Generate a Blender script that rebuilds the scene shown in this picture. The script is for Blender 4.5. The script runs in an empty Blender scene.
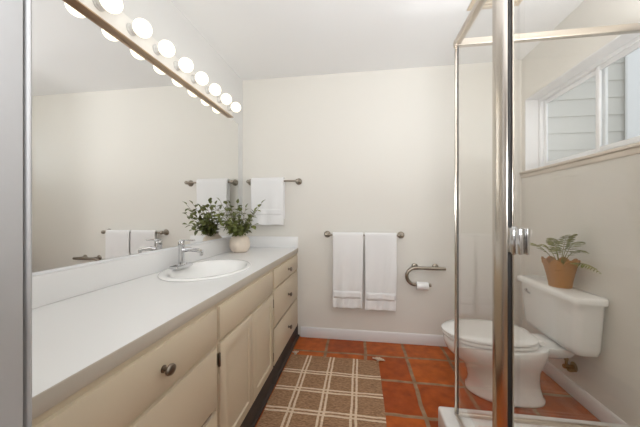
import bpy, bmesh, math, random
from mathutils import Vector, Matrix, noise

random.seed(7)
S = bpy.context.scene
COL = S.collection
PI = math.pi

# ---------------------------------------------------------------- camera
cam_d = bpy.data.cameras.new('camera')
cam_d.sensor_fit = 'HORIZONTAL'
cam_d.sensor_width = 36.0
cam_d.lens = 274.86 / 640 * 36.0
cam_d.shift_y = -0.0014
cam_d.clip_start = 0.02
cam = bpy.data.objects.new('camera', cam_d)
cam.location = (0, 0, 1.1607)
cam.rotation_euler = (PI / 2, 0, 0.1472)
COL.objects.link(cam)
S.camera = cam

# ---------------------------------------------------------------- world, lights, exposure
W = bpy.data.worlds.new('overcast_sky')
S.world = W
W.use_nodes = True
bgn = W.node_tree.nodes['Background']
bgn.inputs['Color'].default_value = (0.90, 0.95, 1.0, 1)
bgn.inputs['Strength'].default_value = 1.2

BULB_STRENGTH = 1.35


def area(name, loc, rot, sx, sy, power, color):
    d = bpy.data.lights.new(name, 'AREA')
    d.shape = 'RECTANGLE'
    d.size, d.size_y = sx, sy
    d.energy = power
    d.color = color
    o = bpy.data.objects.new(name, d)
    o.location = loc
    o.rotation_euler = rot
    COL.objects.link(o)
    return o


# added fill light, unseen in the hall, aimed in through the open doorway
area('doorway_fill', (-0.1, -1.5, 1.7), (math.radians(88), 0, 0), 2.0, 1.6, 8, (0.98, 0.985, 1.0))
# added unseen fill lamps bounced off the ceiling: by the camera, in the shower
area('ceiling_bounce_fill', (0.10, -0.40, 1.40), (math.radians(140), 0, math.radians(-20)), 0.7, 0.5, 33, (0.96, 0.98, 1.0))
area('shower_bounce_fill', (0.98, 0.78, 1.52), (math.radians(172), 0, 0), 0.5, 0.5, 15, (0.96, 0.98, 1.0))

S.view_settings.view_transform = 'Standard'
S.view_settings.look = 'None'
S.view_settings.exposure = 0.14
S.view_settings.gamma = 1.0
S.view_settings.use_curve_mapping = False
S.cycles.max_bounces = 14
S.cycles.diffuse_bounces = 8
S.cycles.glossy_bounces = 8
S.cycles.transparent_max_bounces = 24
S.cycles.sample_clamp_indirect = 6.0


# ---------------------------------------------------------------- materials
def mat(name, col, rough=0.5, metal=0.0, spec=0.5, vary=0.0, vscale=8.0, bump=0.0, bscale=60.0, coat=0.0, sheen=0.0):
    m = bpy.data.materials.new(name)
    m.use_nodes = True
    nt = m.node_tree
    b = nt.nodes['Principled BSDF']
    b.inputs['Base Color'].default_value = (*col, 1)
    b.inputs['Roughness'].default_value = rough
    b.inputs['Metallic'].default_value = metal
    b.inputs['Specular IOR Level'].default_value = spec
    b.inputs['Coat Weight'].default_value = coat
    b.inputs['Sheen Weight'].default_value = sheen
    tc = nt.nodes.new('ShaderNodeTexCoord')
    if vary > 0:
        n = nt.nodes.new('ShaderNodeTexNoise')
        n.inputs['Scale'].default_value = vscale
        n.inputs['Detail'].default_value = 4
        r = nt.nodes.new('ShaderNodeValToRGB')
        r.color_ramp.elements[0].position = 0.3
        r.color_ramp.elements[1].position = 0.7
        r.color_ramp.elements[0].color = (*[c * (1 - vary) for c in col], 1)
        r.color_ramp.elements[1].color = (*[min(1, c * (1 + vary)) for c in col], 1)
        nt.links.new(tc.outputs['Object'], n.inputs['Vector'])
        nt.links.new(n.outputs['Fac'], r.inputs['Fac'])
        nt.links.new(r.outputs['Color'], b.inputs['Base Color'])
    if bump > 0:
        n = nt.nodes.new('ShaderNodeTexNoise')
        n.inputs['Scale'].default_value = bscale
        n.inputs['Detail'].default_value = 3
        u = nt.nodes.new('ShaderNodeBump')
        u.inputs['Strength'].default_value = bump
        u.inputs['Distance'].default_value = 0.004
        nt.links.new(tc.outputs['Object'], n.inputs['Vector'])
        nt.links.new(n.outputs['Fac'], u.inputs['Height'])
        nt.links.new(u.outputs['Normal'], b.inputs['Normal'])
    return m


def glass_mat(name, tint=(1, 1, 1), f0=0.04):
    """clear pane: see-through with a Schlick mirror reflection on each face"""
    m = bpy.data.materials.new(name)
    m.use_nodes = True
    nt = m.node_tree
    nt.nodes.clear()
    out = nt.nodes.new('ShaderNodeOutputMaterial')
    tr = nt.nodes.new('ShaderNodeBsdfTransparent')
    tr.inputs['Color'].default_value = (*tint, 1)
    gl = nt.nodes.new('ShaderNodeBsdfGlossy')
    gl.inputs['Roughness'].default_value = 0.0
    gl.inputs['Color'].default_value = (1, 1, 1, 1)
    lw = nt.nodes.new('ShaderNodeLayerWeight')
    lw.inputs['Blend'].default_value = 0.5
    p = nt.nodes.new('ShaderNodeMath'); p.operation = 'POWER'; p.inputs[1].default_value = 5.0
    q = nt.nodes.new('ShaderNodeMath'); q.operation = 'MULTIPLY_ADD'
    q.inputs[1].default_value = 1 - f0
    q.inputs[2].default_value = f0
    mx = nt.nodes.new('ShaderNodeMixShader')
    nt.links.new(lw.outputs['Facing'], p.inputs[0])
    nt.links.new(p.outputs[0], q.inputs[0])
    nt.links.new(q.outputs[0], mx.inputs['Fac'])
    nt.links.new(tr.outputs[0], mx.inputs[1])
    nt.links.new(gl.outputs[0], mx.inputs[2])
    nt.links.new(mx.outputs[0], out.inputs['Surface'])
    return m


def emit_mat(name, col, strength):
    m = bpy.data.materials.new(name)
    m.use_nodes = True
    b = m.node_tree.nodes['Principled BSDF']
    b.inputs['Base Color'].default_value = (0.9, 0.88, 0.8, 1)
    b.inputs['Emission Color'].default_value = (*col, 1)
    b.inputs['Emission Strength'].default_value = strength
    return m


def tile_mat():
    m = bpy.data.materials.new('terracotta_tile')
    m.use_nodes = True
    nt = m.node_tree
    L = nt.links.new
    b = nt.nodes['Principled BSDF']
    tc = nt.nodes.new('ShaderNodeTexCoord')
    mp = nt.nodes.new('ShaderNodeMapping')
    mp.inputs['Location'].default_value = (-0.362 + 0.325 * 20, -2.275 + 0.325 * 20, 0)
    nz = nt.nodes.new('ShaderNodeTexNoise'); nz.inputs['Scale'].default_value = 5.0; nz.inputs['Detail'].default_value = 3
    sub = nt.nodes.new('ShaderNodeVectorMath'); sub.operation = 'SUBTRACT'; sub.inputs[1].default_value = (0.5, 0.5, 0.5)
    sc = nt.nodes.new('ShaderNodeVectorMath'); sc.operation = 'SCALE'; sc.inputs['Scale'].default_value = 0.03
    ad = nt.nodes.new('ShaderNodeVectorMath'); ad.operation = 'ADD'
    L(tc.outputs['Object'], mp.inputs['Vector'])
    L(tc.outputs['Object'], nz.inputs['Vector'])
    L(nz.outputs['Color'], sub.inputs[0]); L(sub.outputs[0], sc.inputs[0])
    L(mp.outputs[0], ad.inputs[0]); L(sc.outputs[0], ad.inputs[1])
    br = nt.nodes.new('ShaderNodeTexBrick')
    br.offset = 0.0; br.squash = 1.0
    br.inputs['Scale'].default_value = 1.0
    br.inputs['Brick Width'].default_value = 0.325
    br.inputs['Row Height'].default_value = 0.325
    br.inputs['Mortar Size'].default_value = 0.0135
    br.inputs['Mortar Smooth'].default_value = 0.25
    br.inputs['Bias'].default_value = 0.0
    br.inputs['Color1'].default_value = (0.30, 0.05, 0.008, 1)
    br.inputs['Color2'].default_value = (0.54, 0.125, 0.013, 1)
    br.inputs['Mortar'].default_value = (0.33, 0.215, 0.13, 1)
    L(ad.outputs[0], br.inputs['Vector'])
    n2 = nt.nodes.new('ShaderNodeTexNoise'); n2.inputs['Scale'].default_value = 14.0; n2.inputs['Detail'].default_value = 6
    L(tc.outputs['Object'], n2.inputs['Vector'])
    rp = nt.nodes.new('ShaderNodeValToRGB')
    rp.color_ramp.elements[0].position = 0.3; rp.color_ramp.elements[0].color = (0.62, 0.56, 0.5, 1)
    rp.color_ramp.elements[1].position = 0.72; rp.color_ramp.elements[1].color = (1.25, 1.3, 1.35, 1)
    L(n2.outputs['Fac'], rp.inputs['Fac'])
    mx = nt.nodes.new('ShaderNodeMix'); mx.data_type = 'RGBA'; mx.blend_type = 'MULTIPLY'
    mx.inputs['Factor'].default_value = 0.75
    L(br.outputs['Color'], mx.inputs['A']); L(rp.outputs['Color'], mx.inputs['B'])
    L(mx.outputs['Result'], b.inputs['Base Color'])
    ro = nt.nodes.new('ShaderNodeMapRange')
    ro.inputs['To Min'].default_value = 0.30; ro.inputs['To Max'].default_value = 0.8
    L(br.outputs['Fac'], ro.inputs['Value']); L(ro.outputs[0], b.inputs['Roughness'])
    b.inputs['Specular IOR Level'].default_value = 0.2
    iv = nt.nodes.new('ShaderNodeMath'); iv.operation = 'MULTIPLY_ADD'; iv.inputs[1].default_value = -1.0
    L(br.outputs['Fac'], iv.inputs[0])
    n3 = nt.nodes.new('ShaderNodeMath'); n3.operation = 'MULTIPLY'; n3.inputs[1].default_value = 0.25
    L(n2.outputs['Fac'], n3.inputs[0]); L(n3.outputs[0], iv.inputs[2])
    bu = nt.nodes.new('ShaderNodeBump'); bu.inputs['Strength'].default_value = 0.5; bu.inputs['Distance'].default_value = 0.006
    L(iv.outputs[0], bu.inputs['Height']); L(bu.outputs['Normal'], b.inputs['Normal'])
    return m


def rug_mat():
    """flat-weave rug: pairs of cream lines crossing on brown"""
    m = bpy.data.materials.new('rug_weave')
    m.use_nodes = True
    nt = m.node_tree
    L = nt.links.new
    b = nt.nodes['Principled BSDF']
    b.inputs['Roughness'].default_value = 0.9
    b.inputs['Specular IOR Level'].default_value = 0.1
    tc = nt.nodes.new('ShaderNodeTexCoord')
    nz = nt.nodes.new('ShaderNodeTexNoise'); nz.inputs['Scale'].default_value = 9.0
    sc = nt.nodes.new('ShaderNodeVectorMath'); sc.operation = 'SCALE'; sc.inputs['Scale'].default_value = 0.012
    ad = nt.nodes.new('ShaderNodeVectorMath'); ad.operation = 'ADD'
    L(tc.outputs['Object'], nz.inputs['Vector']); L(nz.outputs['Color'], sc.inputs[0])
    L(tc.outputs['Object'], ad.inputs[0]); L(sc.outputs[0], ad.inputs[1])
    sp = nt.nodes.new('ShaderNodeSeparateXYZ'); L(ad.outputs[0], sp.inputs[0])

    def M(op, a, v=None, w=None):
        n = nt.nodes.new('ShaderNodeMath'); n.operation = op
        if isinstance(a, (int, float)): n.inputs[0].default_value = a
        else: L(a, n.inputs[0])
        for i, q in ((1, v), (2, w)):
            if q is None: continue
            if isinstance(q, (int, float)): n.inputs[i].default_value = q
            else: L(q, n.inputs[i])
        return n.outputs[0]

    def lines(axis, per, off):
        u = M('ADD', sp.outputs[axis], off)
        d = M('PINGPONG', u, per / 2)            # 0 at a line pair's centre
        d = M('ABSOLUTE', M('SUBTRACT', d, 0.0135))
        return M('LESS_THAN', d, 0.0068)
    lx = lines(0, 0.184, RUG_OX)
    ly = lines(1, 0.197, RUG_OY)
    lx = M('MULTIPLY', lx, M('LESS_THAN', sp.outputs[0], 0.305))     # no line along the side hem
    ly = M('MULTIPLY', ly, M('LESS_THAN', sp.outputs[1], 0.52))      # nor along the end hem
    mask = M('MAXIMUM', lx, ly)
    wv = nt.nodes.new('ShaderNodeTexNoise'); wv.inputs['Scale'].default_value = 1.0; wv.inputs['Detail'].default_value = 4
    mp = nt.nodes.new('ShaderNodeMapping'); mp.inputs['Scale'].default_value = (60, 330, 60)
    L(tc.outputs['Object'], mp.inputs['Vector']); L(mp.outputs[0], wv.inputs['Vector'])
    r1 = nt.nodes.new('ShaderNodeValToRGB')
    r1.color_ramp.elements[0].position = 0.3; r1.color_ramp.elements[0].color = (0.18, 0.096, 0.05, 1)
    r1.color_ramp.elements[1].position = 0.7; r1.color_ramp.elements[1].color = (0.47, 0.29, 0.175, 1)
    r2 = nt.nodes.new('ShaderNodeValToRGB')
    r2.color_ramp.elements[0].position = 0.3; r2.color_ramp.elements[0].color = (0.56, 0.43, 0.31, 1)
    r2.color_ramp.elements[1].position = 0.7; r2.color_ramp.elements[1].color = (0.82, 0.67, 0.51, 1)
    L(wv.outputs['Fac'], r1.inputs['Fac']); L(wv.outputs['Fac'], r2.inputs['Fac'])
    mx = nt.nodes.new('ShaderNodeMix'); mx.data_type = 'RGBA'
    L(mask, mx.inputs['Factor']); L(r1.outputs['Color'], mx.inputs['A']); L(r2.outputs['Color'], mx.inputs['B'])
    L(mx.outputs['Result'], b.inputs['Base Color'])
    bu = nt.nodes.new('ShaderNodeBump'); bu.inputs['Strength'].default_value = 0.6; bu.inputs['Distance'].default_value = 0.003
    L(wv.outputs['Fac'], bu.inputs['Height']); L(bu.outputs['Normal'], b.inputs['Normal'])
    return m


def wicker_mat():
    m = mat('wicker', (0.42, 0.20, 0.075), 0.65)
    nt = m.node_tree
    b = nt.nodes['Principled BSDF']
    tc = nt.nodes.new('ShaderNodeTexCoord')
    w = nt.nodes.new('ShaderNodeTexWave'); w.bands_direction = 'Z'
    w.inputs['Scale'].default_value = 45; w.inputs['Distortion'].default_value = 2.5; w.inputs['Detail Scale'].default_value = 4
    nt.links.new(tc.outputs['Object'], w.inputs['Vector'])
    r = nt.nodes.new('ShaderNodeValToRGB')
    r.color_ramp.elements[0].color = (0.27, 0.10, 0.022, 1)
    r.color_ramp.elements[1].color = (0.62, 0.31, 0.095, 1)
    nt.links.new(w.outputs['Fac'], r.inputs['Fac']); nt.links.new(r.outputs['Color'], b.inputs['Base Color'])
    u = nt.nodes.new('ShaderNodeBump'); u.inputs['Strength'].default_value = 0.6; u.inputs['Distance'].default_value = 0.004
    nt.links.new(w.outputs['Fac'], u.inputs['Height']); nt.links.new(u.outputs['Normal'], b.inputs['Normal'])
    return m


RUG_OX, RUG_OY = 0.0, 0.0     # rug texture is laid out from the rug's own origin
M = {
    'wall': mat('wall_paint', (0.745, 0.724, 0.678), 0.7, spec=0.3, bump=0.03, bscale=120),
    'ceiling': mat('ceiling_paint', (0.85, 0.855, 0.86), 0.8, spec=0.2),
    'left_wall': mat('pale_grey_paint', (0.74, 0.74, 0.735), 0.75, spec=0.2),
    'trim': mat('white_trim_paint', (0.80, 0.80, 0.81), 0.4),
    'jamb': mat('door_trim_paint', (0.42, 0.42, 0.425), 0.45),
    'ledge': mat('beige_tile_ledge', (0.66, 0.59, 0.51), 0.3, vary=0.06, vscale=12),
    'tile': tile_mat(),
    'cream': mat('cream_cabinet_paint', (0.575, 0.487, 0.36), 0.42),
    'cabinet_in': mat('cabinet_shadow_gap', (0.20, 0.165, 0.13), 0.8),
    'kick_and_shade': mat('dark_toe_kick_and_shade', (0.055, 0.038, 0.03), 0.7),
    'laminate': mat('white_laminate', (0.80, 0.80, 0.80), 0.33, spec=0.4),
    'edge': mat('greige_laminate_edge', (0.47, 0.425, 0.36), 0.35),
    'porcelain': mat('white_porcelain', (0.86, 0.86, 0.85), 0.08, coat=0.3),
    'chrome': mat('chrome', (0.62, 0.62, 0.63), 0.1, metal=1.0),
    'nickel': mat('brushed_nickel', (0.34, 0.30, 0.25), 0.28, metal=1.0),
    'bronze': mat('antique_pewter', (0.215, 0.18, 0.145), 0.32, metal=1.0),
    'brass': mat('aged_brass', (0.33, 0.22, 0.07), 0.38, metal=1.0),
    'satin': mat('satin_shower_metal', (0.66, 0.61, 0.55), 0.2, metal=1.0),
    'rail': mat('brushed_shower_rail', (0.62, 0.555, 0.48), 0.36, metal=1.0),
    'gasket': mat('black_gasket', (0.02, 0.018, 0.017), 0.5),
    'plate': mat('white_light_plate', (0.82, 0.81, 0.80), 0.3),
    'lip': mat('bronze_light_lip', (0.50, 0.37, 0.26), 0.3, metal=1.0),
    'socket': mat('white_socket', (0.66, 0.66, 0.66), 0.4),
    'bulb': emit_mat('lit_bulb_glass', (1.0, 0.91, 0.70), BULB_STRENGTH),
    'mirror': mat('mirror_silver', (0.90, 0.90, 0.89), 0.0, metal=1.0),
    'towel': mat('white_terry', (0.86, 0.86, 0.865), 0.95, spec=0.1, bump=0.8, bscale=420, sheen=0.25),
    'band': mat('white_terry_band', (0.84, 0.84, 0.845), 0.8, spec=0.15, bump=0.3, bscale=900),
    'paper': mat('toilet_paper', (0.84, 0.84, 0.84), 0.95, spec=0.1, bump=0.2, bscale=300),
    'card': mat('cardboard', (0.45, 0.32, 0.2), 0.9),
    'rug': rug_mat(),
    'tassel': mat('rug_tassel', (0.62, 0.50, 0.38), 0.95, vary=0.25, vscale=150),
    'vase': mat('blush_ceramic', (0.74, 0.64, 0.54), 0.5, vary=0.07, vscale=20),
    'leaf': mat('green_leaf', (0.145, 0.165, 0.045), 0.45, vary=0.5, vscale=24),
    'stem': mat('brown_stem', (0.12, 0.085, 0.035), 0.7),
    'fern': mat('fern_leaf', (0.21, 0.22, 0.05), 0.55, vary=0.4, vscale=26),
    'wicker': wicker_mat(),
    'soil': mat('dark_soil', (0.035, 0.022, 0.014), 0.95, bump=0.6, bscale=80),
    'vinyl': mat('white_vinyl', (0.82, 0.83, 0.85), 0.35),
    'siding': mat('painted_siding', (0.56, 0.55, 0.52), 0.7),
    'glass': glass_mat('shower_glass', (0.982, 0.979, 0.972), 0.02),
    'window_glass': glass_mat('window_glass', (0.96, 0.97, 0.97), 0.04),
    'curb': mat('white_curb_stone', (0.80, 0.79, 0.78), 0.25, vary=0.05, vscale=9),
    'shower_floor': mat('shower_pan', (0.74, 0.72, 0.69), 0.35),
    'vent': mat('cream_vent_grille', (0.66, 0.56, 0.43), 0.5),
    'wood': mat('oak_floor', (0.34, 0.19, 0.095), 0.4, vary=0.25, vscale=3),
    'hose': mat('braided_hose', (0.45, 0.42, 0.38), 0.35, metal=0.8),
}


# ---------------------------------------------------------------- mesh helpers
def box(bm, x0, x1, y0, y1, z0, z1, bev=0.0, seg=2):
    t = bmesh.new()
    bmesh.ops.create_cube(t, size=1.0)
    for v in t.verts:
        v.co = Vector((x0 + (v.co.x + .5) * (x1 - x0), y0 + (v.co.y + .5) * (y1 - y0), z0 + (v.co.z + .5) * (z1 - z0)))
    if bev > 0:
        bmesh.ops.bevel(t, geom=t.edges[:], offset=bev, segments=seg, profile=0.5, affect='EDGES')
    merge(bm, t)


def merge(bm, t):
    me = bpy.data.meshes.new('tmp')
    t.to_mesh(me); t.free()
    bm.from_mesh(me)
    bpy.data.meshes.remove(me)


def loft(bm, rings, cap=True, closed=True):
    vs = [[bm.verts.new(p) for p in r] for r in rings]
    n = len(rings[0])
    for a, b in zip(vs, vs[1:]):
        for i in range(n if closed else n - 1):
            j = (i + 1) % n
            bm.faces.new((a[i], a[j], b[j], b[i]))
    if cap:
        bm.faces.new(list(reversed(vs[0])))
        bm.faces.new(vs[-1])
    bmesh.ops.recalc_face_normals(bm, faces=bm.faces[:])


def tube(bm, pts, r, n=12, cap=True):
    pts = [Vector(p) for p in pts]
    rad = r if isinstance(r, (list, tuple)) else [r] * len(pts)
    rings = []
    up = None
    for i, p in enumerate(pts):
        d = (pts[min(i + 1, len(pts) - 1)] - pts[max(i - 1, 0)]).normalized()
        if up is None:
            up = Vector((0, 0, 1)) if abs(d.z) < 0.9 else Vector((1, 0, 0))
        a = d.cross(up).normalized()
        up = a.cross(d).normalized()
        rings.append([p + (a * math.cos(2 * PI * k / n) + up * math.sin(2 * PI * k / n)) * rad[i] for k in range(n)])
    loft(bm, rings, cap)


def lathe(bm, prof, c, axis='Z', n=28, cap=True, flip=False):
    """prof: (radius, height along axis)"""
    c = Vector(c)
    ax = {'X': Vector((1, 0, 0)), 'Y': Vector((0, 1, 0)), 'Z': Vector((0, 0, 1))}[axis]
    a = Vector((0, 1, 0)) if axis == 'X' else Vector((1, 0, 0))
    b = ax.cross(a)
    s = -1 if flip else 1
    rings = [[c + ax * h * s + (a * math.cos(2 * PI * k / n) + b * math.sin(2 * PI * k / n)) * max(r, 1e-4) for k in range(n)] for r, h in prof]
    loft(bm, rings, cap)


def sphere(bm, c, r, sub=3, sx=1, sy=1, sz=1):
    t = bmesh.new()
    bmesh.ops.create_icosphere(t, subdivisions=sub, radius=r)
    for v in t.verts:
        v.co = Vector(c) + Vector((v.co.x * sx, v.co.y * sy, v.co.z * sz))
    merge(bm, t)


def wloc(o):
    v = Vector((0, 0, 0))
    while o:
        v += o.location
        o = o.parent
    return v


def obj(name, bm, m, parent=None, sharp=38, loc=None):
    """links one mesh object; the bmesh is in room coordinates"""
    me = bpy.data.meshes.new(name)
    if parent is not None:
        base = wloc(parent)
    elif loc is not None:
        base = Vector(loc)
    else:
        xs = [v.co for v in bm.verts]
        base = Vector(((min(v.x for v in xs) + max(v.x for v in xs)) / 2, (min(v.y for v in xs) + max(v.y for v in xs)) / 2, min(v.z for v in xs)))
    bmesh.ops.translate(bm, verts=bm.verts[:], vec=-base)
    bm.to_mesh(me); bm.free()
    me.materials.append(m)
    me.polygons.foreach_set('use_smooth', [True] * len(me.polygons))
    me.set_sharp_from_angle(angle=math.radians(sharp))
    o = bpy.data.objects.new(name, me)
    COL.objects.link(o)
    if parent is not None:
        o.parent = parent
    else:
        o.location = base
    return o


def tag(o, label, cat, group=None):
    o['label'] = label; o['category'] = cat
    if group: o['group'] = group
    return o


def thing(name, label, cat, loc, group=None):
    o = bpy.data.objects.new(name, None)
    o.empty_display_size = 0.05
    o.location = loc
    COL.objects.link(o)
    return tag(o, label, cat, group)


def structure(name, bm, m, parent=None, loc=(0, 0, 0)):
    o = obj(name, bm, m, parent, loc=loc)
    if parent is None: o['kind'] = 'structure'
    return o


def copy_tree(o, delta, parent=None):
    c = o.copy(); COL.objects.link(c)
    if parent is not None: c.parent = parent
    else: c.location = o.location + Vector(delta)
    for ch in list(o.children): copy_tree(ch, (0, 0, 0), c)
    return c


def B(): return bmesh.new()


# ---------------------------------------------------------------- the room
XL, XR, D, H = -1.133, 1.332, 2.524, 2.44
NEAR0, NEAR1 = 0.20, 0.348                      # the wall the camera looks past, with the doorway in it
b = B(); box(b, XL, XR, NEAR0, D, -0.05, 0.0); structure('floor', b, M['tile'])
b = B(); box(b, -2.2, 2.2, -2.6, NEAR0, -0.05, 0.0); structure('floor_hall', b, M['wood'])
b = B(); box(b, -2.2, -2.1, -2.6, NEAR0 - .001, 0.001, 2.44); structure('wall_hall_left_unseen', b, M['wall'])  # hall walls and ceiling: unseen, added to block the sky's light
b = B(); box(b, 2.1, 2.2, -2.6, NEAR0 - .001, 0.001, 2.44); structure('wall_hall_right_unseen', b, M['wall'])
b = B(); box(b, -2.099, 2.099, -2.6, -2.5, 0.001, 2.44); structure('wall_hall_back_unseen', b, M['wall'])
b = B(); box(b, -2.2, XL - .12, NEAR0, NEAR0 + .1, 0.001, 2.44); box(b, XR + .14, 2.2, NEAR0, NEAR0 + .1, .001, 2.44); structure('wall_hall_front_unseen', b, M['wall'])
b = B(); box(b, -2.2, 2.2, -2.6, NEAR0 - .001, H + .001, H + .06); structure('ceiling_hall_unseen', b, M['ceiling'])
b = B(); box(b, XL - .12, XR + .14, NEAR0, D + .12, H, H + .06); structure('ceiling', b, M['ceiling'])
b = B(); box(b, XL - .12, XL, NEAR0, D + .12, 0, H); structure('wall_left', b, M['left_wall'])
b = B(); box(b, XL, XR + .14, D, D + .12, 0, H); structure('wall_back', b, M['wall'])
WY0, WY1, WZ0, WZ1 = 1.30, 2.476, 1.497, 2.085  # window opening
b = B()
box(b, XR, XR + .14, NEAR0, D, 0, WZ0 - .002)
box(b, XR, XR + .14, NEAR0, D, WZ1, H)
box(b, XR, XR + .14, WY1, D, WZ0 - .002, WZ1)
box(b, XR, XR + .14, NEAR0, WY0, WZ0 - .002, WZ1)
structure('wall_right', b, M['wall'])
b = B()
box(b, XL, -.515, NEAR0, NEAR1, 0, H)
box(b, .43, XR, NEAR0, NEAR1, 0, H)
structure('wall_front', b, M['wall'])
b = B(); box(b, -.515, -.50, NEAR0, .3425, 0, H - .001, .002)
box(b, -.56, -.5015, .3485, .3562, 0, H - .001, .004, 3)
structure('trim_1', b, M['jamb'])

b = B()
box(b, -.555, XR, D - .014, D - .0005, 0, .088, .003)
box(b, -.555, XR, D - .011, D - .0005, .080, .095, .004)
structure('baseboard_back', b, M['trim'])
b = B()
box(b, XR - .014, XR - .0005, 1.552, D - .015, 0, .088, .003)
box(b, XR - .011, XR - .0005, 1.552, D - .015, .080, .095, .004)
structure('baseboard_right', b, M['trim'])

# tiled ledge under the window
b = B()
box(b, XR - .018, XR + .095, NEAR1 + .002, D - .002, WZ0 - .018, WZ0 + .002, .005, 3)
box(b, XR - .008, XR - .0005, NEAR1 + .002, D - .002, WZ0 - .05, WZ0 - .0185, .003)
structure('trim_2', b, M['ledge'])

# white painted reveal round the window
b = B()
box(b, XR + .001, XR + .0955, WY1 - .006, WY1 - .0005, WZ0 + .003, WZ1 - .0065)
box(b, XR + .001, XR + .0955, WY0 + .0005, WY1 - .0005, WZ1 - .006, WZ1 - .0005)
structure('trim_4', b, M['trim'])
# window: white sliding window set deep in the wall
def frame_bm(y0, y1, z0, z1, w, x0, x1, bev=.003):
    bm = B()
    box(bm, x0, x1, y0, y0 + w, z0, z1, bev)
    box(bm, x0, x1, y1 - w, y1, z0, z1, bev)
    box(bm, x0, x1, y0 + w, y1 - w, z0, z0 + w, bev)
    box(bm, x0, x1, y0 + w, y1 - w, z1 - w, z1, bev)
    return bm
win = obj('window_1', frame_bm(WY0, WY1, WZ0 + .004, WZ1 - .001, .028, XR + .096, XR + .138), M['vinyl'], loc=(XR + .12, (WY0 + WY1) / 2, WZ0))
win['kind'] = 'structure'
ymid = 1.905
for (y0, y1, x0, x1) in ((ymid - .022, WY1 - .03, XR + .120, XR + .136), (WY0 + .03, ymid + .022, XR + .100, XR + .116)):
    sash = obj('sash', frame_bm(y0, y1, WZ0 + .034, WZ1 - .031, .030, x0, x1, .003), M['vinyl'], win)
    b = B(); box(b, (x0 + x1) / 2 - .002, (x0 + x1) / 2 + .002, y0 + .028, y1 - .028, WZ0 + .062, WZ1 - .06)
    obj('pane', b, M['window_glass'], sash)
b = B(); box(b, XR + .097, XR + .101, ymid - .006, ymid + .016, WZ0 + .28, WZ0 + .36, .002)
obj('latch', b, M['vinyl'], win)

# lap siding of the house outside the window
b = B()
SY, lap = 3.05, 0.165
for k in range(24):
    z = -.2 + k * lap
    vs = [b.verts.new(p) for p in ((XR + .14, SY - .009, z), (6.0, SY - .009, z), (6.0, SY, z + lap), (XR + .14, SY, z + lap),
                                   (XR + .14, SY + .02, z), (6.0, SY + .02, z), (6.0, SY + .02, z + lap), (XR + .14, SY + .02, z + lap))]
    for f in ((0, 1, 2, 3), (7, 6, 5, 4), (0, 4, 5, 1), (3, 2, 6, 7), (0, 3, 7, 4), (1, 5, 6, 2)):
        b.faces.new([vs[i] for i in f])
structure('wall_outside', b, M['siding'])
b = B(); box(b, 2.50, 2.62, SY - .045, SY - .019, -.2, 3.7, .004); structure('trim_3', b, M['vinyl'])
b = B(); box(b, XR + .14, 9, NEAR0 - 6, SY + .02, -.25, -.2); structure('floor_outside', b, mat('pale_gravel', (.45, .44, .42), .9, vary=.2, vscale=20))

# ---------------------------------------------------------------- vanity: three cabinet units, worktop, sink, tap
FX, FF = -0.570, -0.589                         # door faces and face frame
def slab(y0, y1, z0, z1, cut=.013):
    """drawer front with a bevelled edge all round"""
    bm = B()
    t = bmesh.new()
    rings = [(FF + .0005, 0), (FX - .006, 0), (FX, cut)]
    rr = []
    for x, i in rings:
        rr.append([(x, y0 + i, z0 + i), (x, y1 - i, z0 + i), (x, y1 - i, z1 - i), (x, y0 + i, z1 - i)])
    loft(bm, rr)
    t.free()
    return bm
def raised_door(y0, y1, z0, z1):
    """door with bevelled edge, a groove and a raised centre panel"""
    bm = B()
    rr = []
    for x, i in ((FF + .0005, 0), (FX - .006, 0), (FX, .010), (FX, .052), (FX - .007, .056), (FX - .007, .062), (FX - .001, .082)):
        rr.append([(x, y0 + i, z0 + i), (x, y1 - i, z0 + i), (x, y1 - i, z1 - i), (x, y0 + i, z1 - i)])
    loft(bm, rr)
    return bm
def knob(parent, y, z):
    bm = B()
    lathe(bm, [(.011, 0), (.011, .002), (.006, .004), (.0055, .012), (.009, .016), (.0155, .020), (.0165, .024), (.014, .029), (.008, .0315), (.0005, .032)], (FX + .0005, y, z), 'X', 24)
    for v in bm.verts:
        if v.co.x > FX + .013: v.co.y = y + (v.co.y - y) * 1.18
    return obj('knob', bm, M['bronze'], parent)
def unit(label, y0, y1):
    t = thing('vanity_cabinet', label, 'cabinet', (-.86, (y0 + y1) / 2, 0), 'cream vanity cabinets')
    bm = B()
    box(bm, -1.130, -1.118, y0 + .001, y1 - .001, .12, .77)
    box(bm, -1.1178, FF - .0202, y0 + .001, y0 + .017, .12, .77)
    box(bm, -1.1178, FF - .0202, y1 - .017, y1 - .001, .12, .77)
    box(bm, -1.1178, FF - .0202, y0 + .0172, y1 - .0172, .12, .136)
    box(bm, FF - .020, FF, y0 + .001, y0 + .026, .12, .789)
    box(bm, FF - .020, FF, y1 - .026, y1 - .001, .12, .789)
    box(bm, FF - .020, FF, y0 + .026, y1 - .026, .12, .140)
    box(bm, FF - .020, FF, y0 + .026, y1 - .026, .752, .789)
    box(bm, FF - .020, FF, y0 + .026, y1 - .026, .600, .652)
    obj('body', bm, M['cream'], t)
    bm = B(); box(bm, -.600, -.5835, y0 + .001, y1 - .001, .0005, .1195); box(bm, -.590, -.5655, y0 + .001, y1 - .001, .0005, .020, .004); obj('toe_kick_and_shade_strip', bm, M['kick_and_shade'], t)  # kick board plus an added dark strip standing in for floor shade
    return t
def drawers(t, y0, y1, rows):
    for z0, z1 in rows:
        d = obj('drawer', slab(y0, y1, z0, z1), M['cream'], t)
        knob(d, (y0 + y1) / 2, (z0 + z1) / 2 + .002)
u1 = unit('cream drawer cabinet nearest the doorway, with one wide drawer above larger ones', .366, 1.050)
drawers(u1, .415, 1.038, ((.634, .771), (.378, .614), (.130, .358)))
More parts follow.
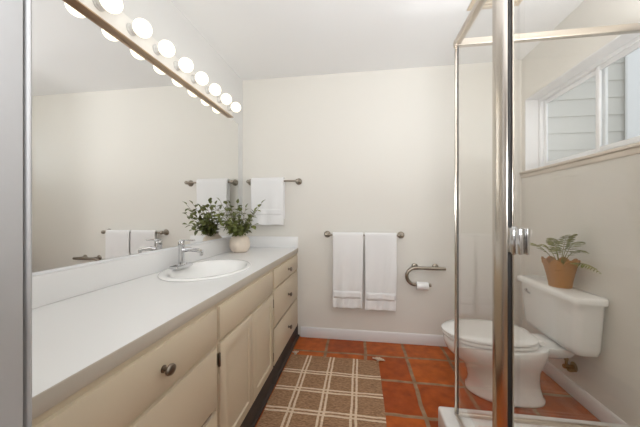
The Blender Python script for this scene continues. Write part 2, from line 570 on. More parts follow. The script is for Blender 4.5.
u2 = unit('cream cabinet under the sink with two panelled doors', 1.050, 1.770)
obj('drawer_front', slab(1.066, 1.748, .634, .772), M['cream'], u2)
for y0, y1, hy in ((1.068, 1.405, 1.0655), (1.411, 1.752, 1.7545)):
    dd = obj('door', raised_door(y0, y1, .130, .617), M['cream'], u2)
    for hz in (.555, .20):
        bm = B()
        lathe(bm, [(.0045, -.028), (.0055, -.026), (.0055, .026), (.0045, .028)], (FX - .006, hy - .006 * (1 if hy < 1.4 else -1), hz), 'Z', 12)
        box(bm, FF + .0006, FF + .0036, hy - .022 if hy < 1.4 else hy + .002, hy - .002 if hy < 1.4 else hy + .022, hz - .024, hz + .024, .001)
        h = obj('hinge', bm, M['bronze'], dd)
u3 = unit('cream cabinet with three knobbed drawers beside the back wall', 1.770, 2.522)
drawers(u3, 1.786, 2.462, ((.648, .774), (.388, .634), (.130, .374)))

wt = thing('countertop', 'long white laminate vanity worktop with low backsplash and greige front edge', 'countertop', (-.86, 1.44, .79))
SC, SA, SB = (-.880, 1.495), .226, .298         # sink centre, half depth, half width
# slab with an oval hole: ring bridge from outer rectangle to ellipse
def slab_with_hole(x0, x1, y0, y1, z0, z1, c, a, bb, n=64):
    bm = B()
    inner, outer = [], []
    for k in range(n):
        th = 2 * PI * k / n
        dx, dy = math.cos(th), math.sin(th)
        inner.append((c[0] + a * dx, c[1] + bb * dy))
        tt = min(((x1 - c[0]) / dx if dx > 1e-9 else (x0 - c[0]) / dx if dx < -1e-9 else 1e9),
                 ((y1 - c[1]) / dy if dy > 1e-9 else (y0 - c[1]) / dy if dy < -1e-9 else 1e9))
        outer.append([c[0] + tt * dx, c[1] + tt * dy])
    for X in (x0, x1):
        for Y in (y0, y1):
            k = min(range(n), key=lambda i: (math.atan2(outer[i][1] - c[1], outer[i][0] - c[0]) - math.atan2(Y - c[1], X - c[0])) ** 2)
            outer[k] = [X, Y]
    lv = []
    for ring, z in ((inner, z0), (outer, z0), (outer, z1), (inner, z1)):
        lv.append([bm.verts.new((p[0], p[1], z)) for p in ring])
    lv.append(lv[0])
    for A, Bq in zip(lv, lv[1:]):
        for i in range(n):
            j = (i + 1) % n
            bm.faces.new((A[i], A[j], Bq[j], Bq[i]))
    bmesh.ops.recalc_face_normals(bm, faces=bm.faces[:])
    return bm
obj('worktop', slab_with_hole(-1.131, -.584, .366, 2.522, .790, .829, SC, SA - .018, SB - .018), M['laminate'], wt)
b = B(); box(b, -.5838, -.580, .366, 2.522, .790, .8288, .0008); obj('front_edge', b, M['edge'], wt)
b = B(); box(b, -1.1315, -1.113, .366, 2.522, .8295, .941, .003); obj('backsplash', b, M['laminate'], wt)
b = B(); box(b, -1.1125, -.581, 2.504, 2.522, .8295, .934, .003); obj('backsplash', b, M['laminate'], wt)

sk = thing('sink', 'white oval drop-in sink set in the worktop', 'sink', (SC[0], SC[1], .829))
bm = B()
rr = []
N = 56
for s, z in ((.965, .8296), (1.0, .8296), (1.008, .833), (1.0, .8375), (.97, .8405), (.915, .8405), (.87, .837), (.83, .826), (.79, .800), (.70, .755), (.52, .715), (.28, .700), (.11, .697)):
    rr.append([(SC[0] + SA * s * math.cos(2 * PI * k / N) + (0.012 if s < .9 else 0), SC[1] + SB * s * math.sin(2 * PI * k / N), z) for k in range(N)])
loft(bm, rr, cap=False)
obj('basin', bm, M['porcelain'], sk, sharp=60)
bm = B(); lathe(bm, [(.024, 0), (.027, .002), (.022, .004), (.012, .0045), (.0005, .005)], (SC[0] + .012, SC[1], .697), 'Z'); obj('drain', bm, M['chrome'], sk)

fx, fy = -1.052, 1.492
fc = thing('faucet', 'chrome single-lever faucet behind the oval sink', 'faucet', (fx, fy, .838))
bm = B()
box(bm, fx - .026, fx + .026, fy - .078, fy + .078, .8408, .8478, .012, 3)
obj('base_plate', bm, M['chrome'], fc)
bm = B(); lathe(bm, [(.021, .8475), (.021, .852), (.0165, .856), (.0165, .955), (.018, .957), (.018, .990), (.016, .993), (.001, .993)], (fx, fy, 0)); obj('column', bm, M['chrome'], fc)
bm = B()
tube(bm, [(fx + .012, fy, .938), (fx + .05, fy, .944), (fx + .10, fy, .940), (fx + .132, fy, .930)], [.014, .0125, .0115, .011], 14)
lathe(bm, [(.0095, 0), (.0095, .016), (.007, .016)], (fx + .128, fy, .910)); obj('spout', bm, M['chrome'], fc)
bm = B(); box(bm, fx - .012, fx + .085, fy - .010, fy + .010, .9935, 1.0005, .003); obj('lever', bm, M['chrome'], fc)
bm = B(); lathe(bm, [(.003, .8475), (.003, .884), (.006, .886), (.006, .894), (.001, .896)], (fx - .017, fy + .035, 0), n=12); obj('drain_rod', bm, M['chrome'], fc)

# ---------------------------------------------------------------- mirror and bulb bar
mr = thing('mirror', 'large frameless wall mirror above the white worktop', 'mirror', (-1.13, 1.39, .948))
b = B(); box(b, -1.132, -1.126, .366, 2.418, .952, 1.9875, .0012, 1); obj('glass', b, M['mirror'], mr)
b = B(); box(b, -1.1322, -1.120, .366, 2.420, .9415, .9515, .001); obj('bottom_channel', b, M['vinyl'], mr)
b = B(); box(b, -1.1322, -1.1245, 2.4185, 2.4245, .952, 1.9875, .001); obj('side_channel', b, M['socket'], mr)

lb = thing('vanity_light', 'long bar of round lit bulbs above the mirror', 'light', (-1.12, 1.36, 1.992))
b = B(); box(b, -1.1325, -1.106, .44, 2.262, 1.997, 2.105, .004); obj('back_plate', b, M['plate'], lb)
b = B(); box(b, -1.1325, -1.098, .438, 2.264, 1.9885, 1.9965, .003, 3); obj('lip', b, M['lip'], lb)
proto = None
BR = .041
for k in range(11):
    y = 2.190 - .1672 * k
    if proto is None:
        bm = B(); lathe(bm, [(.027, -1.1055), (.027, -1.100), (.0225, -1.096), (.0225, -1.074), (.020, -1.072)], (0, y, 2.050), 'X', 24)
        sk_ = obj('socket', bm, M['socket'], lb)
        bm = B(); sphere(bm, (-1.042, y, 2.050), BR, 3)
        obj('bulb', bm, M['bulb'], sk_, sharp=80)
        proto = sk_
    else:
        c = proto.copy(); COL.objects.link(c); c.parent = lb; c.location = proto.location + Vector((0, -.1672 * k, 0))
        for ch in proto.children:
            d = ch.copy(); COL.objects.link(d); d.parent = c

# ---------------------------------------------------------------- vase with leafy branches
vx, vy = -1.005, 2.185
vs_ = thing('vase', 'small round blush ceramic vase on the worktop near the mirror', 'vase', (vx, vy, .8295))
bm = B()
lathe(bm, [(.045, .8298), (.056, .832), (.074, .850), (.084, .880), (.084, .915), (.074, .948), (.056, .966), (.047, .973), (.046, .980), (.050, .988), (.047, .990), (.042, .984), (.042, .970), (.06, .945), (.070, .9), (.06, .85), (.03, .838), (.001, .837)], (vx, vy, 0), n=36)
obj('body', bm, M['vase'], vs_, sharp=70)

def leaf(bm, p, d, n, ln, w):
    """almond-shaped leaf folded on its midrib"""
    d = d.normalized(); s = d.cross(n).normalized(); n = s.cross(d).normalized()
    prof = ((0, .0), (.2, .7), (.45, 1.0), (.7, .72), (.88, .32), (1.0, .0))
    mid, lf, rt = [], [], []
    for t, q in prof:
        c = p + d * (ln * t) - n * (ln * .22 * t * t)
        mid.append(bm.verts.new(c))
        if q > 0:
            lf.append(bm.verts.new(c + s * (w * q) + n * (w * .28 * q)))
            rt.append(bm.verts.new(c - s * (w * q) + n * (w * .28 * q)))
    for side, fl in ((lf, False), (rt, True)):
        seq = []
        seq.append((mid[0], mid[1], side[0]))
        for i in range(len(side) - 1):
            seq.append((mid[i + 1], mid[i + 2], side[i + 1], side[i]))
        seq.append((mid[-2], mid[-1], side[-1]))
        for f in seq:
            bm.faces.new(f if not fl else tuple(reversed(f)))

def rnd(a, b): return random.uniform(a, b)
bq = thing('leafy_branches', 'bunch of small-leaved green branches standing in the blush vase', 'plant', (vx, vy, .95))
tips0 = [(-1.085, 2.06, 1.245), (-1.090, 2.02, 1.13), (-1.06, 2.18, 1.23), (-1.01, 2.20, 1.235), (-.93, 2.18, 1.20), (-.82, 2.24, 1.235), (-.85, 2.18, 1.16),
        (-.86, 2.20, 1.06), (-1.02, 2.08, 1.17), (-.95, 2.10, 1.10), (-1.07, 2.10, 1.04), (-.90, 2.30, 1.17), (-1.03, 2.32, 1.19), (-.93, 2.08, 1.02), (-1.0, 2.05, 1.07), (-1.06, 2.26, 1.13)]
tips = [(x, y - .05, z) for x, y, z in tips0] + [(-.98, 1.85, 1.15), (-.965, 1.88, 1.22), (-.95, 1.92, 1.07), (-1.085, 1.93, 1.20), (-1.075, 1.95, 1.10), (-1.03, 2.06, 1.20), (-.97, 2.10, 1.17), (-.90, 2.12, 1.12), (-1.05, 2.0, 1.09), (-.98, 2.02, 1.05), (-.93, 2.20, 1.10)]
for ti, tip in enumerate(tips):
    tip = Vector(tip)
    p0 = Vector((vx + rnd(-.02, .02), vy + rnd(-.02, .02), .93))
    p1 = Vector((vx + (tip.x - vx) * .22, vy + (tip.y - vy) * .22, 1.02))
    pts = []
    for k in range(9):
        t = k / 8
        a = p0.lerp(p1, t); c = p1.lerp(tip, t)
        q = a.lerp(c, t)
        pts.append(q + Vector((rnd(-.004, .004), rnd(-.004, .004), 0)))
    bm = B(); tube(bm, pts, [.0028 - .0018 * k / 8 for k in range(9)], 6)
    br = obj('branch', bm, M['stem'], bq)
    bm = B()
    nl = 11
    for k in range(nl):
        t = .30 + .70 * k / (nl - 1)
        i = min(7, int(t * 8)); q = pts[i].lerp(pts[i + 1], t * 8 - i)
        ax = (pts[i + 1] - pts[i]).normalized()
        ang = k * 2.4 + ti
        side = Matrix.Rotation(ang, 3, ax) @ ax.orthogonal().normalized()
        d = (ax * .6 + side).normalized() if k < nl - 1 else ax
        if q.x + d.x * .04 < -1.12: d.x = abs(d.x)
        leaf(bm, q, d, (Vector((0, 0, 1)) + ax * .3 + Vector((rnd(-.5, .5), rnd(-.5, .5), 0))), rnd(.038, .062) * (1.15 - .3 * t), rnd(.014, .021))
    obj('leaves', bm, M['leaf'], br, sharp=60)

# ---------------------------------------------------------------- towel bars and towels
def towel_bar(label, x0, x1, z):
    t = thing('towel_bar', label, 'towel bar', ((x0 + x1) / 2, D, z), 'nickel towel bars on the back wall')
    yb = D - .068
    bm = B(); tube(bm, [(x0 + .004, yb, z), (x1 - .004, yb, z)], .0085, 16); obj('bar', bm, M['nickel'], t)
    for x in (x0, x1):
        bm = B()
        lathe(bm, [(.031, .0005), (.031, .005), (.027, .010), (.014, .016), (.011, .024), (.011, .048), (.016, .054), (.018, .062), (.018, .074), (.015, .082), (.008, .086), (.0005, .0865)], (x, D, z), 'Y', 24, flip=True)
        obj('bracket', bm, M['nickel'], t)
    return t
towel_bar('nickel towel bar on the back wall holding two towels', -.305, .352, .962)
towel_bar('nickel towel bar near the mirror, above the vase, holding one folded towel', -1.045, -.575, 1.452)

def towel(label, x0, x1, zbar, zfront, zback, thick, seed, group):
    """folded towel laid over a bar: closed sheet with soft folds, woven band near its hem"""
    yb = D - .068
    R = .0105 + thick / 2
    prof = []
    nb = 14
    for k in range(nb):                              # back drop, bottom to top
        prof.append((R, zback + (zbar - zback) * k / nb))
    for k in range(9):
        a = PI * k / 8
        prof.append((R * math.cos(a), zbar + R * math.sin(a)))
    nf = 30
    for k in range(1, nf + 1):
        prof.append((-R, zbar + (zfront - zbar) * k / nf))
    nx = 26
    rnds = random.Random(seed)
    ph = [rnds.uniform(0, 6.28) for _ in range(4)]

    def sheet(bm, offs, i0=0, i1=None, zmin=None, zmax=None):
        grid = []
        for (y, z) in prof:
            row = []
            drop = max(0, (zbar - z)) / max(.01, zbar - zfront)
            for i in range(nx + 1):
                u = i / nx
                amp = .0085 * drop * drop ** .3
                w = amp * (math.sin(u * 9 + ph[0]) + .6 * math.sin(u * 17 + ph[1] + drop * 2))
                edge = min(u, 1 - u)
                x = x0 + (x1 - x0) * u + (.006 * math.sin(drop * 3 + ph[2]) * drop) + (u - .5) * (-.010 * drop)
                zz = z + (.004 * math.sin(u * 11 + ph[3]) * drop if drop > .9 else 0)
                sgn = 1 if y > 0 else -1
                yy = yb + y + (w if y < 0 else min(w * .5, .004) * .5)
                row.append(Vector((x, yy, zz)))
            grid.append(row)
        return grid
    g = sheet(None, 0)
    bm = B()
    vs = [[bm.verts.new(p) for p in r] for r in g]
    for r in range(len(vs) - 1):
        for i in range(nx):
            bm.faces.new((vs[r][i], vs[r][i + 1], vs[r + 1][i + 1], vs[r + 1][i]))
    bmesh.ops.recalc_face_normals(bm, faces=bm.faces[:])
    base = ((x0 + x1) / 2, yb, zfront)
    o = obj('towel', bm, M['towel'], sharp=180, loc=base)
    md = o.modifiers.new('thickness', 'SOLIDIFY'); md.thickness = thick; md.offset = 0; md.use_rim = True
    bv = o.modifiers.new('soft_edge', 'BEVEL'); bv.width = thick * .38; bv.segments = 3; bv.limit_method = 'ANGLE'; bv.angle_limit = math.radians(50)
    tag(o, label, 'towel', group)
    # woven band across the front
    bm = B()
    rows = [r for r, (y, z) in enumerate(prof) if y < 0 and zfront + .085 < z < zfront + .16]
    vs = []
    for r in rows:
        vs.append([bm.verts.new(g[r][i] + Vector((0, -thick / 2 - .0004, 0))) for i in range(1, nx)])
    for a in range(len(vs) - 1):
        for i in range(nx - 2):
            bm.faces.new((vs[a][i], vs[a][i + 1], vs[a + 1][i + 1], vs[a + 1][i]))
    bmesh.ops.recalc_face_normals(bm, faces=bm.faces[:])
    bd = obj('woven_band', bm, M['band'], o, sharp=180)
    m2 = bd.modifiers.new('thickness', 'SOLIDIFY'); m2.thickness = .0025; m2.offset = 0
    return o
G = 'white towels on the nickel bars'
towel('white towel on the lower bar, the one nearer the vanity', -.248, .022, .962, .318, .40, .013, 3, G)
towel('white towel on the lower bar, the one nearer the toilet paper holder', .034, .306, .962, .312, .42, .013, 9, G)
towel('white folded towel hanging beside the mirror above the vase', -1.010, -.696, 1.452, 1.045, 1.10, .024, 5, G)

# ---------------------------------------------------------------- paper holder with roll
hb = thing('paper_holder', 'nickel grab bar bent round into a toilet paper holder on the back wall', 'toilet paper holder', (.57, D, .69))
yb = D - .062
RT, RCZ = .072, .612
pts = [(.712, yb, RCZ + RT), (.60, yb, RCZ + RT), (.50, yb, RCZ + RT), (.466, yb, RCZ + RT)]
for k in range(1, 13):
    a = PI / 2 + PI * k / 12
    pts.append((.466 + RT * math.cos(a), yb, RCZ + RT * math.sin(a)))
bm = B(); tube(bm, pts, .0145, 18); obj('bar', bm, M['nickel'], hb)
bm = B(); tube(bm, [(.4662, yb, RCZ - RT), (.586, yb, RCZ - RT)], .009, 14); lathe(bm, [(.009, 0), (.015, .002), (.015, .016), (.012, .018), (.0005, .018)], (.578, yb, RCZ - RT), 'X', 16); obj('roll_arm', bm, M['nickel'], hb)
for x in (.470, .642):
    bm = B()
    lathe(bm, [(.027, .0005), (.027, .006), (.024, .009), (.013, .012), (.012, .056), (.0005, .056)], (x, D, RCZ + RT + .004), 'Y', 24, flip=True)
    obj('flange', bm, M['nickel'], hb)
tr = thing('toilet_roll', 'slim white toilet roll on the nickel holder', 'toilet paper', (.52, yb, .51))
bm = B(); lathe(bm, [(.019, 0), (.032, 0), (.034, .002), (.034, .094), (.032, .096), (.019, .096)], (.474, yb, RCZ - RT - .008), 'X', 28); obj('paper', bm, M['paper'], tr)
bm = B(); lathe(bm, [(.0175, .001), (.0188, .001), (.0188, .097), (.0175, .097)], (.474, yb, RCZ - RT - .008), 'X', 24); obj('core', bm, M['card'], tr)

# ---------------------------------------------------------------- toilet
TY = 1.945
def egg(xf, xb, hw, z, n=44, p=2.25):
    xc = xf + (xb - xf) * .52
    ring = []
    for k in range(n):
        a = 2 * PI * k / n
        c, s = math.cos(a), math.sin(a)
        if c < 0: x = xc + (xc - xf) * -abs(c) ** (2 / 2.0); y = abs(s) ** (2 / 2.0)
        else: x = xc + (xb - xc) * abs(c) ** (2 / 3.0); y = abs(s) ** (2 / 3.0)
        ring.append((x, TY + hw * y * (1 if s >= 0 else -1), z))
    return ring
def rrect(x0, x1, y0, y1, z, r, n=6):
    out = []
    for cx, cy, a0 in ((x1 - r, y1 - r, 0), (x0 + r, y1 - r, PI / 2), (x0 + r, y0 + r, PI), (x1 - r, y0 + r, 1.5 * PI)):
        for k in range(n + 1):
            a = a0 + PI / 2 * k / n
            out.append((cx + r * math.cos(a), cy + r * math.sin(a), z))
    return out
to = thing('toilet', 'white toilet with closed lid behind the shower glass', 'toilet', (.95, TY, 0))
bm = B()
loft(bm, [egg(.700, 1.120, .152, .0005), egg(.690, 1.125, .160, .006), egg(.690, 1.125, .160, .020), egg(.702, 1.115, .150, .032), egg(.706, 1.105, .140, .08),
          egg(.694, 1.10, .138, .135), egg(.668, 1.105, .145, .185), egg(.610, 1.118, .163, .225), egg(.572, 1.13, .178, .262), egg(.556, 1.14, .186, .300), egg(.551, 1.145, .188, .326), egg(.554, 1.143, .185, .338), egg(.57, 1.13, .172, .342)])
obj('bowl', bm, M['porcelain'], to, sharp=60)
bm = B()
loft(bm, [rrect(1.08, 1.235, TY - .070, TY + .070, .265, .05), rrect(1.06, 1.28, TY - .095, TY + .095, .29, .05), rrect(1.05, 1.31, TY - .110, TY + .110, .338, .05), rrect(1.05, 1.31, TY - .108, TY + .108, .343, .05)])
obj('rear_deck', bm, M['porcelain'], to, sharp=60)
bm = B(); loft(bm, [egg(.558, 1.075, .176, .3450), egg(.547, 1.085, .187, .349), egg(.545, 1.085, .189, .360), egg(.551, 1.08, .184, .3665)]); obj('seat', bm, M['porcelain'], to, sharp=50)
bm = B(); loft(bm, [egg(.554, 1.07, .181, .3700), egg(.540, 1.08, .191, .3745), egg(.540, 1.08, .191, .386), egg(.549, 1.07, .183, .393), egg(.60, 1.03, .14, .398), egg(.70, .95, .07, .400)]); obj('lid', bm, M['porcelain'], to, sharp=50)
for s in (-1, 1):
    bm = B(); lathe(bm, [(.013, -.022), (.014, -.020), (.014, .020), (.013, .022)], (1.090, TY + s * .075, .364), 'Y', 16); obj('hinge', bm, M['porcelain'], to)
bm = B()
loft(bm, [rrect(1.200, 1.305, 1.735, 2.195, .3585, .03), rrect(1.188, 1.314, 1.720, 2.210, .364, .035), rrect(1.180, 1.318, 1.708, 2.222, .40, .04), rrect(1.166, 1.322, 1.690, 2.245, .655, .04)])
tank = obj('tank', bm, M['porcelain'], to, sharp=60)
bm = B()
loft(bm, [rrect(1.160, 1.324, 1.682, 2.253, .6555, .04), rrect(1.148, 1.326, 1.668, 2.268, .660, .045), rrect(1.146, 1.326, 1.666, 2.270, .680, .046), rrect(1.150, 1.324, 1.670, 2.266, .692, .044), rrect(1.165, 1.312, 1.685, 2.25, .698, .04)])
obj('tank_lid', bm, M['porcelain'], to, sharp=50)
bm = B()
lathe(bm, [(.010, 0), (.010, .006), (.005, .008), (.005, .014)], (1.1705, 2.15, .615), 'X', 14, flip=True)
tube(bm, [(1.157, 2.152, .615), (1.150, 2.13, .613), (1.148, 2.08, .608)], [.005, .0045, .006], 10)
obj('flush_lever', bm, M['chrome'], to)
for s in (-1, 1):
    bm = B(); lathe(bm, [(.014, .0), (.014, .008), (.010, .016), (.0005, .019)], (.90, TY + s * .155, .0195), 'Z', 16); obj('bolt_cap', bm, M['porcelain'], to)

sv = thing('supply_valve', 'aged brass water valve on the wall below the toilet tank', 'valve', (1.31, 1.95, .19))
vy_, vz = 1.950, .188
bm = B(); lathe(bm, [(.030, .0005), (.030, .003), (.012, .008), (.011, .03), (.014, .032), (.014, .058), (.011, .062), (.0005, .062)], (XR, vy_, vz), 'X', 20, flip=True); lathe(bm, [(.008, 0), (.008, .03), (.011, .032), (.011, .045), (.006, .047)], (XR - .045, vy_, vz + .008), 'Z', 14); obj('body', bm, M['brass'], sv)
bm = B(); lathe(bm, [(.006, 0), (.006, .02), (.020, .022), (.023, .027), (.020, .033), (.0005, .035)], (XR - .045, vy_ - .012, vz), 'Y', 16, flip=True)
for v in bm.verts: v.co.z = vz + (v.co.z - vz) * .65
obj('handle', bm, M['brass'], sv)
bm = B(); tube(bm, [(XR - .045, vy_, vz + .05), (XR - .05, vy_ + .005, vz + .09), (XR - .07, vy_ + .03, vz + .13), (XR - .075, vy_ + .05, vz + .167)], .0055, 10); obj('hose', bm, M['hose'], sv)

# ---------------------------------------------------------------- fern in a scalloped wicker basket
px, py, pz = 1.236, 1.925, .6985
fp = thing('potted_fern', 'fern in a scalloped wicker basket on the toilet tank', 'plant', (px, py, pz))
bm = B()
nseg = 64
rings = []
for k in range(11):
    t = k / 10
    rad = .056 + .030 * t ** 1.3
    ring = []
    for i in range(nseg):
        a = 2 * PI * i / nseg
        sc = abs(math.cos(a * 4)) if True else 0
        zz = pz + .0006 + t * (.142 + .028 * sc)
        rr_ = rad * (1 + .045 * t * t * sc) + .0012 * math.cos(a * 32)
        ring.append((px + rr_ * math.cos(a), py + rr_ * math.sin(a), zz))
    rings.append(ring)
inner = []
for k in range(10, 2, -1):
    t = k / 10
    rad = .050 + .030 * t ** 1.3
    inner.append([(px + (rad * (1 + .045 * t * t * abs(math.cos(8 * PI * i / nseg)))) * math.cos(2 * PI * i / nseg), py + (rad * (1 + .045 * t * t * abs(math.cos(8 * PI * i / nseg)))) * math.sin(2 * PI * i / nseg), pz + .0006 + t * (.142 + .028 * abs(math.cos(8 * PI * i / nseg)))) for i in range(nseg)])
loft(bm, rings + inner)
bk = obj('basket', bm, M['wicker'], fp, sharp=70)
bm = B()
pts = [(p[0], p[1], p[2] + .002) for p in rings[-1]]
tube(bm, pts + [pts[0], pts[1]], .0042, 8, cap=False)
obj('braided_rim', bm, M['wicker'], bk)
bm = B(); lathe(bm, [(.073, -.02), (.076, 0), (.04, .006), (.0005, .008)], (px, py, pz + .125), n=28); obj('soil', bm, M['soil'], fp)
def frond(tip, lift, wd, npair=13):
    p0 = Vector((px + (tip[0] - px) * .08, py + (tip[1] - py) * .08, pz + .128))
    tip = Vector(tip)
    pm = p0.lerp(tip, .45); pm.z = max(p0.z, tip.z) + lift
    pts = []
    for k in range(13):
        t = k / 12
        pts.append(p0.lerp(pm, t).lerp(pm.lerp(tip, t), t))
    bm = B()
    tube(bm, pts, [.0022 - .0014 * k / 12 for k in range(13)], 6)
    ax_all = (tip - p0); ax_all.z = 0
    for k in range(npair):
        t = .30 + .69 * k / (npair - 1)
        i = min(11, int(t * 12)); q = pts[i].lerp(pts[i + 1], t * 12 - i)
        ax = (pts[i + 1] - pts[i]).normalized()
        sd = ax.cross(Vector((0, 0, 1))).normalized()
        nn = sd.cross(ax).normalized()
        ln = wd * math.sin(PI * min(1, (.16 + .84 * (1 - (t - .30) / .70)))) ** .6 if k < npair - 1 else wd * .3
        ln = wd * (.55 + .45 * min(1, (t - .30) / .15)) * (1 - ((t - .30) / .72) ** 1.8) + .006
        for s in (-1, 1):
            d = (sd * s + ax * .55 - nn * .15 + Vector((rnd(-.1, .1), rnd(-.1, .1), rnd(-.1, .1)))).normalized()
            if q.x + d.x * ln > 1.318: d.x = (1.318 - q.x) / ln - .02
            leaf(bm, q, d, nn + Vector((rnd(-.3, .3), rnd(-.3, .3), 0)), ln, ln * .088 + .001)
    return obj('frond', bm, M['fern'], fp, sharp=60)
for tip, lift, wd in (((1.275, 1.680, .835), .07, .050), ((1.09, 2.05, .955), .03, .046), ((1.235, 1.735, .990), .035, .052), ((1.205, 1.80, 1.03), .01, .050),
                      ((1.15, 1.87, 1.005), .015, .048), ((1.275, 1.76, .930), .05, .042), ((1.13, 1.97, .945), .05, .046), ((1.255, 2.06, .98), .03, .042), ((1.13, 1.82, .93), .06, .042), ((1.285, 1.86, 1.03), .02, .045)):
    frond(tip, lift, wd)

# ---------------------------------------------------------------- rug
rx0, rx1, ry0, ry1 = -.558, .138, 1.02, 2.185
RC = (-.0345 - .184, 1.965 - .197 * 2)
bm = B()
nx, ny = 36, 60
top, bot = [], []
for j in range(ny + 1):
    rt_, rb = [], []
    for i in range(nx + 1):
        x = rx0 + (rx1 - rx0) * i / nx; y = ry0 + (ry1 - ry0) * j / ny
        e = .004 * noise.noise(Vector((x * 4, y * 4, 1)))
        y2 = y + e; x2 = x + .003 * noise.noise(Vector((x * 3, y * 5, 7)))
        z = .0065 + .0012 * noise.noise(Vector((x * 6, y * 6, 3)))
        rt_.append(bm.verts.new((x2, y2, z))); rb.append(bm.verts.new((x2, y2, .0008)))
    top.append(rt_); bot.append(rb)
for j in range(ny):
    for i in range(nx):
        bm.faces.new((top[j][i], top[j][i + 1], top[j + 1][i + 1], top[j + 1][i]))
        bm.faces.new((bot[j][i], bot[j + 1][i], bot[j + 1][i + 1], bot[j][i + 1]))
for j in range(ny):
    bm.faces.new((top[j][0], top[j + 1][0], bot[j + 1][0], bot[j][0]))
    bm.faces.new((top[j][nx], bot[j][nx], bot[j + 1][nx], top[j + 1][nx]))
for i in range(nx):
    bm.faces.new((top[0][i], bot[0][i], bot[0][i + 1], top[0][i + 1]))
    bm.faces.new((top[ny][i], top[ny][i + 1], bot[ny][i + 1], bot[ny][i]))
bmesh.ops.recalc_face_normals(bm, faces=bm.faces[:])
rug = obj('rug', bm, M['rug'], loc=(RC[0], RC[1], 0))
tag(rug, 'brown woven rug with a cream double-line grid on the terracotta floor', 'rug')
for cx_, cy_, sx_, sy_ in ((rx1 - .004, ry1, 1, 1), (rx0 + .032, ry1, -1, 1)):
    bm = B()
    sphere(bm, (cx_, cy_ + .004, .0125), .012, 2)
    for k in range(16):
        a = PI / 2 + (k / 15 - .5) * (2.3 if sx_ > 0 else 1.1) - sx_ * .25
        ln = rnd(.042, .060)
        tube(bm, [(cx_, cy_ + .004, .009), (cx_ + math.cos(a) * ln * .5, cy_ + .004 + math.sin(a) * ln * .5, .010), (cx_ + math.cos(a) * ln, cy_ + .004 + math.sin(a) * ln, .004)], [.004, .0042, .003], 5)
    obj('tassel', bm, M['tassel'], rug)

# ---------------------------------------------------------------- shower
CX0, CX1, CY0, CY1, CZ = .408, .545, 1.418, 1.552, .128
cb = B()
box(cb, CX0, CX1, NEAR1 + .001, CY1, .0005, CZ, .012, 3)
box(cb, CX1 - .02, XR - .0005, CY0, CY1 - .0005, .0005, CZ - .0003, .010, 3)
cb_o = obj('shower_curb', cb, M['curb']); tag(cb_o, 'white stone curb the shower glass stands on', 'curb')
b = B(); box(b, CX1 + .001, XR - .001, NEAR1 + .001, CY0 - .001, .0005, .03); sp_o = obj('shower_pan', b, M['shower_floor']); tag(sp_o, 'pale shower pan floor inside the white curb', 'shower pan')

PX, PY, ZT = .484, 1.485, 2.032                  # plane of the side glass, plane of the rear glass, top of the enclosure
se = thing('shower_enclosure', 'metal framed glass shower enclosure with satin posts and rails', 'shower enclosure', (PX, PY, CZ))
b = B()
box(b, PX - .010, PX + .001, PY - .002, PY + .010, CZ + .0005, ZT, .002)
obj('corner_post', b, M['satin'], se)
b = B(); box(b, PX + .0015, PX + .008, PY - .004, PY + .006, CZ + .0005, ZT - .02, .001)
obj('gasket', b, M['gasket'], se)
def rail(name, x0, x1, y0, y1, z0, z1):
    b = B(); box(b, x0, x1, y0, y1, z0, z1, .004, 3)
    return obj(name, b, M['rail'], se)
NY = 1.016                                       # the post by the door
rail('top_rail', PX - .014, PX + .014, .62, PY - .0145, ZT - .026, ZT + .004)
rail('top_rail', PX - .014, XR - .001, PY - .014, PY + .014, ZT - .028, ZT + .006)
rail('bottom_rail', PX - .009, PX + .009, NY + .028, PY - .0105, CZ + .0005, CZ + .016)
rail('bottom_rail', PX + .006, XR - .001, PY - .010, PY + .010, CZ + .0005, CZ + .018)
rail('wall_channel', XR - .014, XR - .001, PY - .010, PY + .010, CZ + .019, ZT - .029)
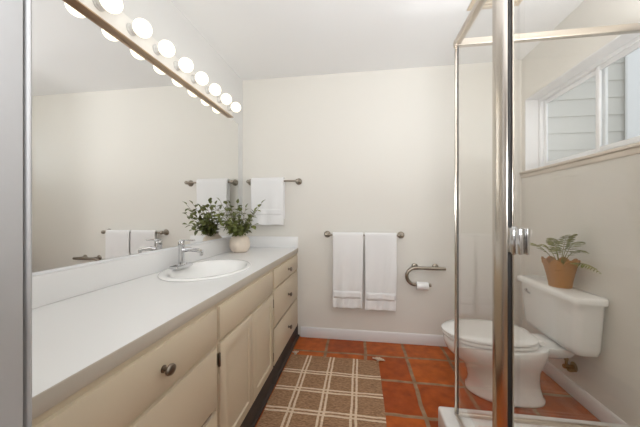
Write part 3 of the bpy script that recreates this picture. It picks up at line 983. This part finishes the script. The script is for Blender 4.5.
# rounded post beside the door
sec = [(PX - .024, NY + .034), (PX - .024, NY + .010), (PX - .0225, NY + .0065), (PX - .0015, NY - .0125), (PX + .002, NY - .014), (PX + .004, NY - .012), (PX + .004, NY + .034)]
b = B(); loft(b, [[(x, y, z) for x, y in sec] for z in (CZ + .0005, 1.0, ZT - .03)])
obj('door_post', b, M['satin'], se, sharp=30)
b = B(); box(b, PX + .0045, PX + .0145, NY - .014, NY + .02, CZ + .005, ZT - .03, .002); obj('gasket', b, M['gasket'], se)
b = B(); box(b, PX + .0150, PX + .021, NY - .018, NY + .02, CZ + .005, ZT - .03, .002); obj('door_edge_strip', b, M['satin'], se)
b = B(); box(b, PX - .004, PX + .004, NY + .035, PY - .003, CZ + .0165, ZT - .0265); obj('side_pane', b, M['glass'], se)
b = B(); box(b, PX + .009, XR - .0145, PY - .004, PY + .004, CZ + .0185, ZT - .0285); obj('rear_pane', b, M['glass'], se)
b = B(); box(b, PX + .014, PX + .022, NEAR1 + .02, NY - .021, CZ + .012, ZT - .0265); dg = obj('door', b, M['glass'], se)
b = B()
box(b, PX + .002, PX + .0135, NY - .086, NY - .050, 1.030, 1.112, .003)
box(b, PX + .0225, PX + .031, NY - .086, NY - .050, 1.030, 1.112, .003)
box(b, PX - .002, PX + .0135, NY - .047, NY - .022, 1.030, 1.112, .003)
lathe(b, [(.006, 1.026), (.007, 1.028), (.007, 1.114), (.006, 1.116)], (PX + .004, NY - .0485, 0), 'Z', 14)
obj('hinge', b, M['chrome'], dg)
b = B(); box(b, PX + .004, PX + .016, NY - .024, NY - .0145, 1.030, 1.112, .003); obj('hinge_plate', b, M['chrome'], se)

# ---------------------------------------------------------------- ceiling vent over the shower
vt = thing('ceiling_vent', 'cream square vent grille on the ceiling above the shower', 'vent', (.81, 1.70, H - .02))
b = B(); box(b, .662, .962, 1.555, 1.855, H - .006, H - .0005, .002); obj('plate', b, M['vent'], vt)
b = B()
for k in range(9): box(b, .69, .934, 1.59 + .028 * k, 1.602 + .028 * k, H - .016, H - .0065, .001)
obj('grille', b, M['vent'], vt)
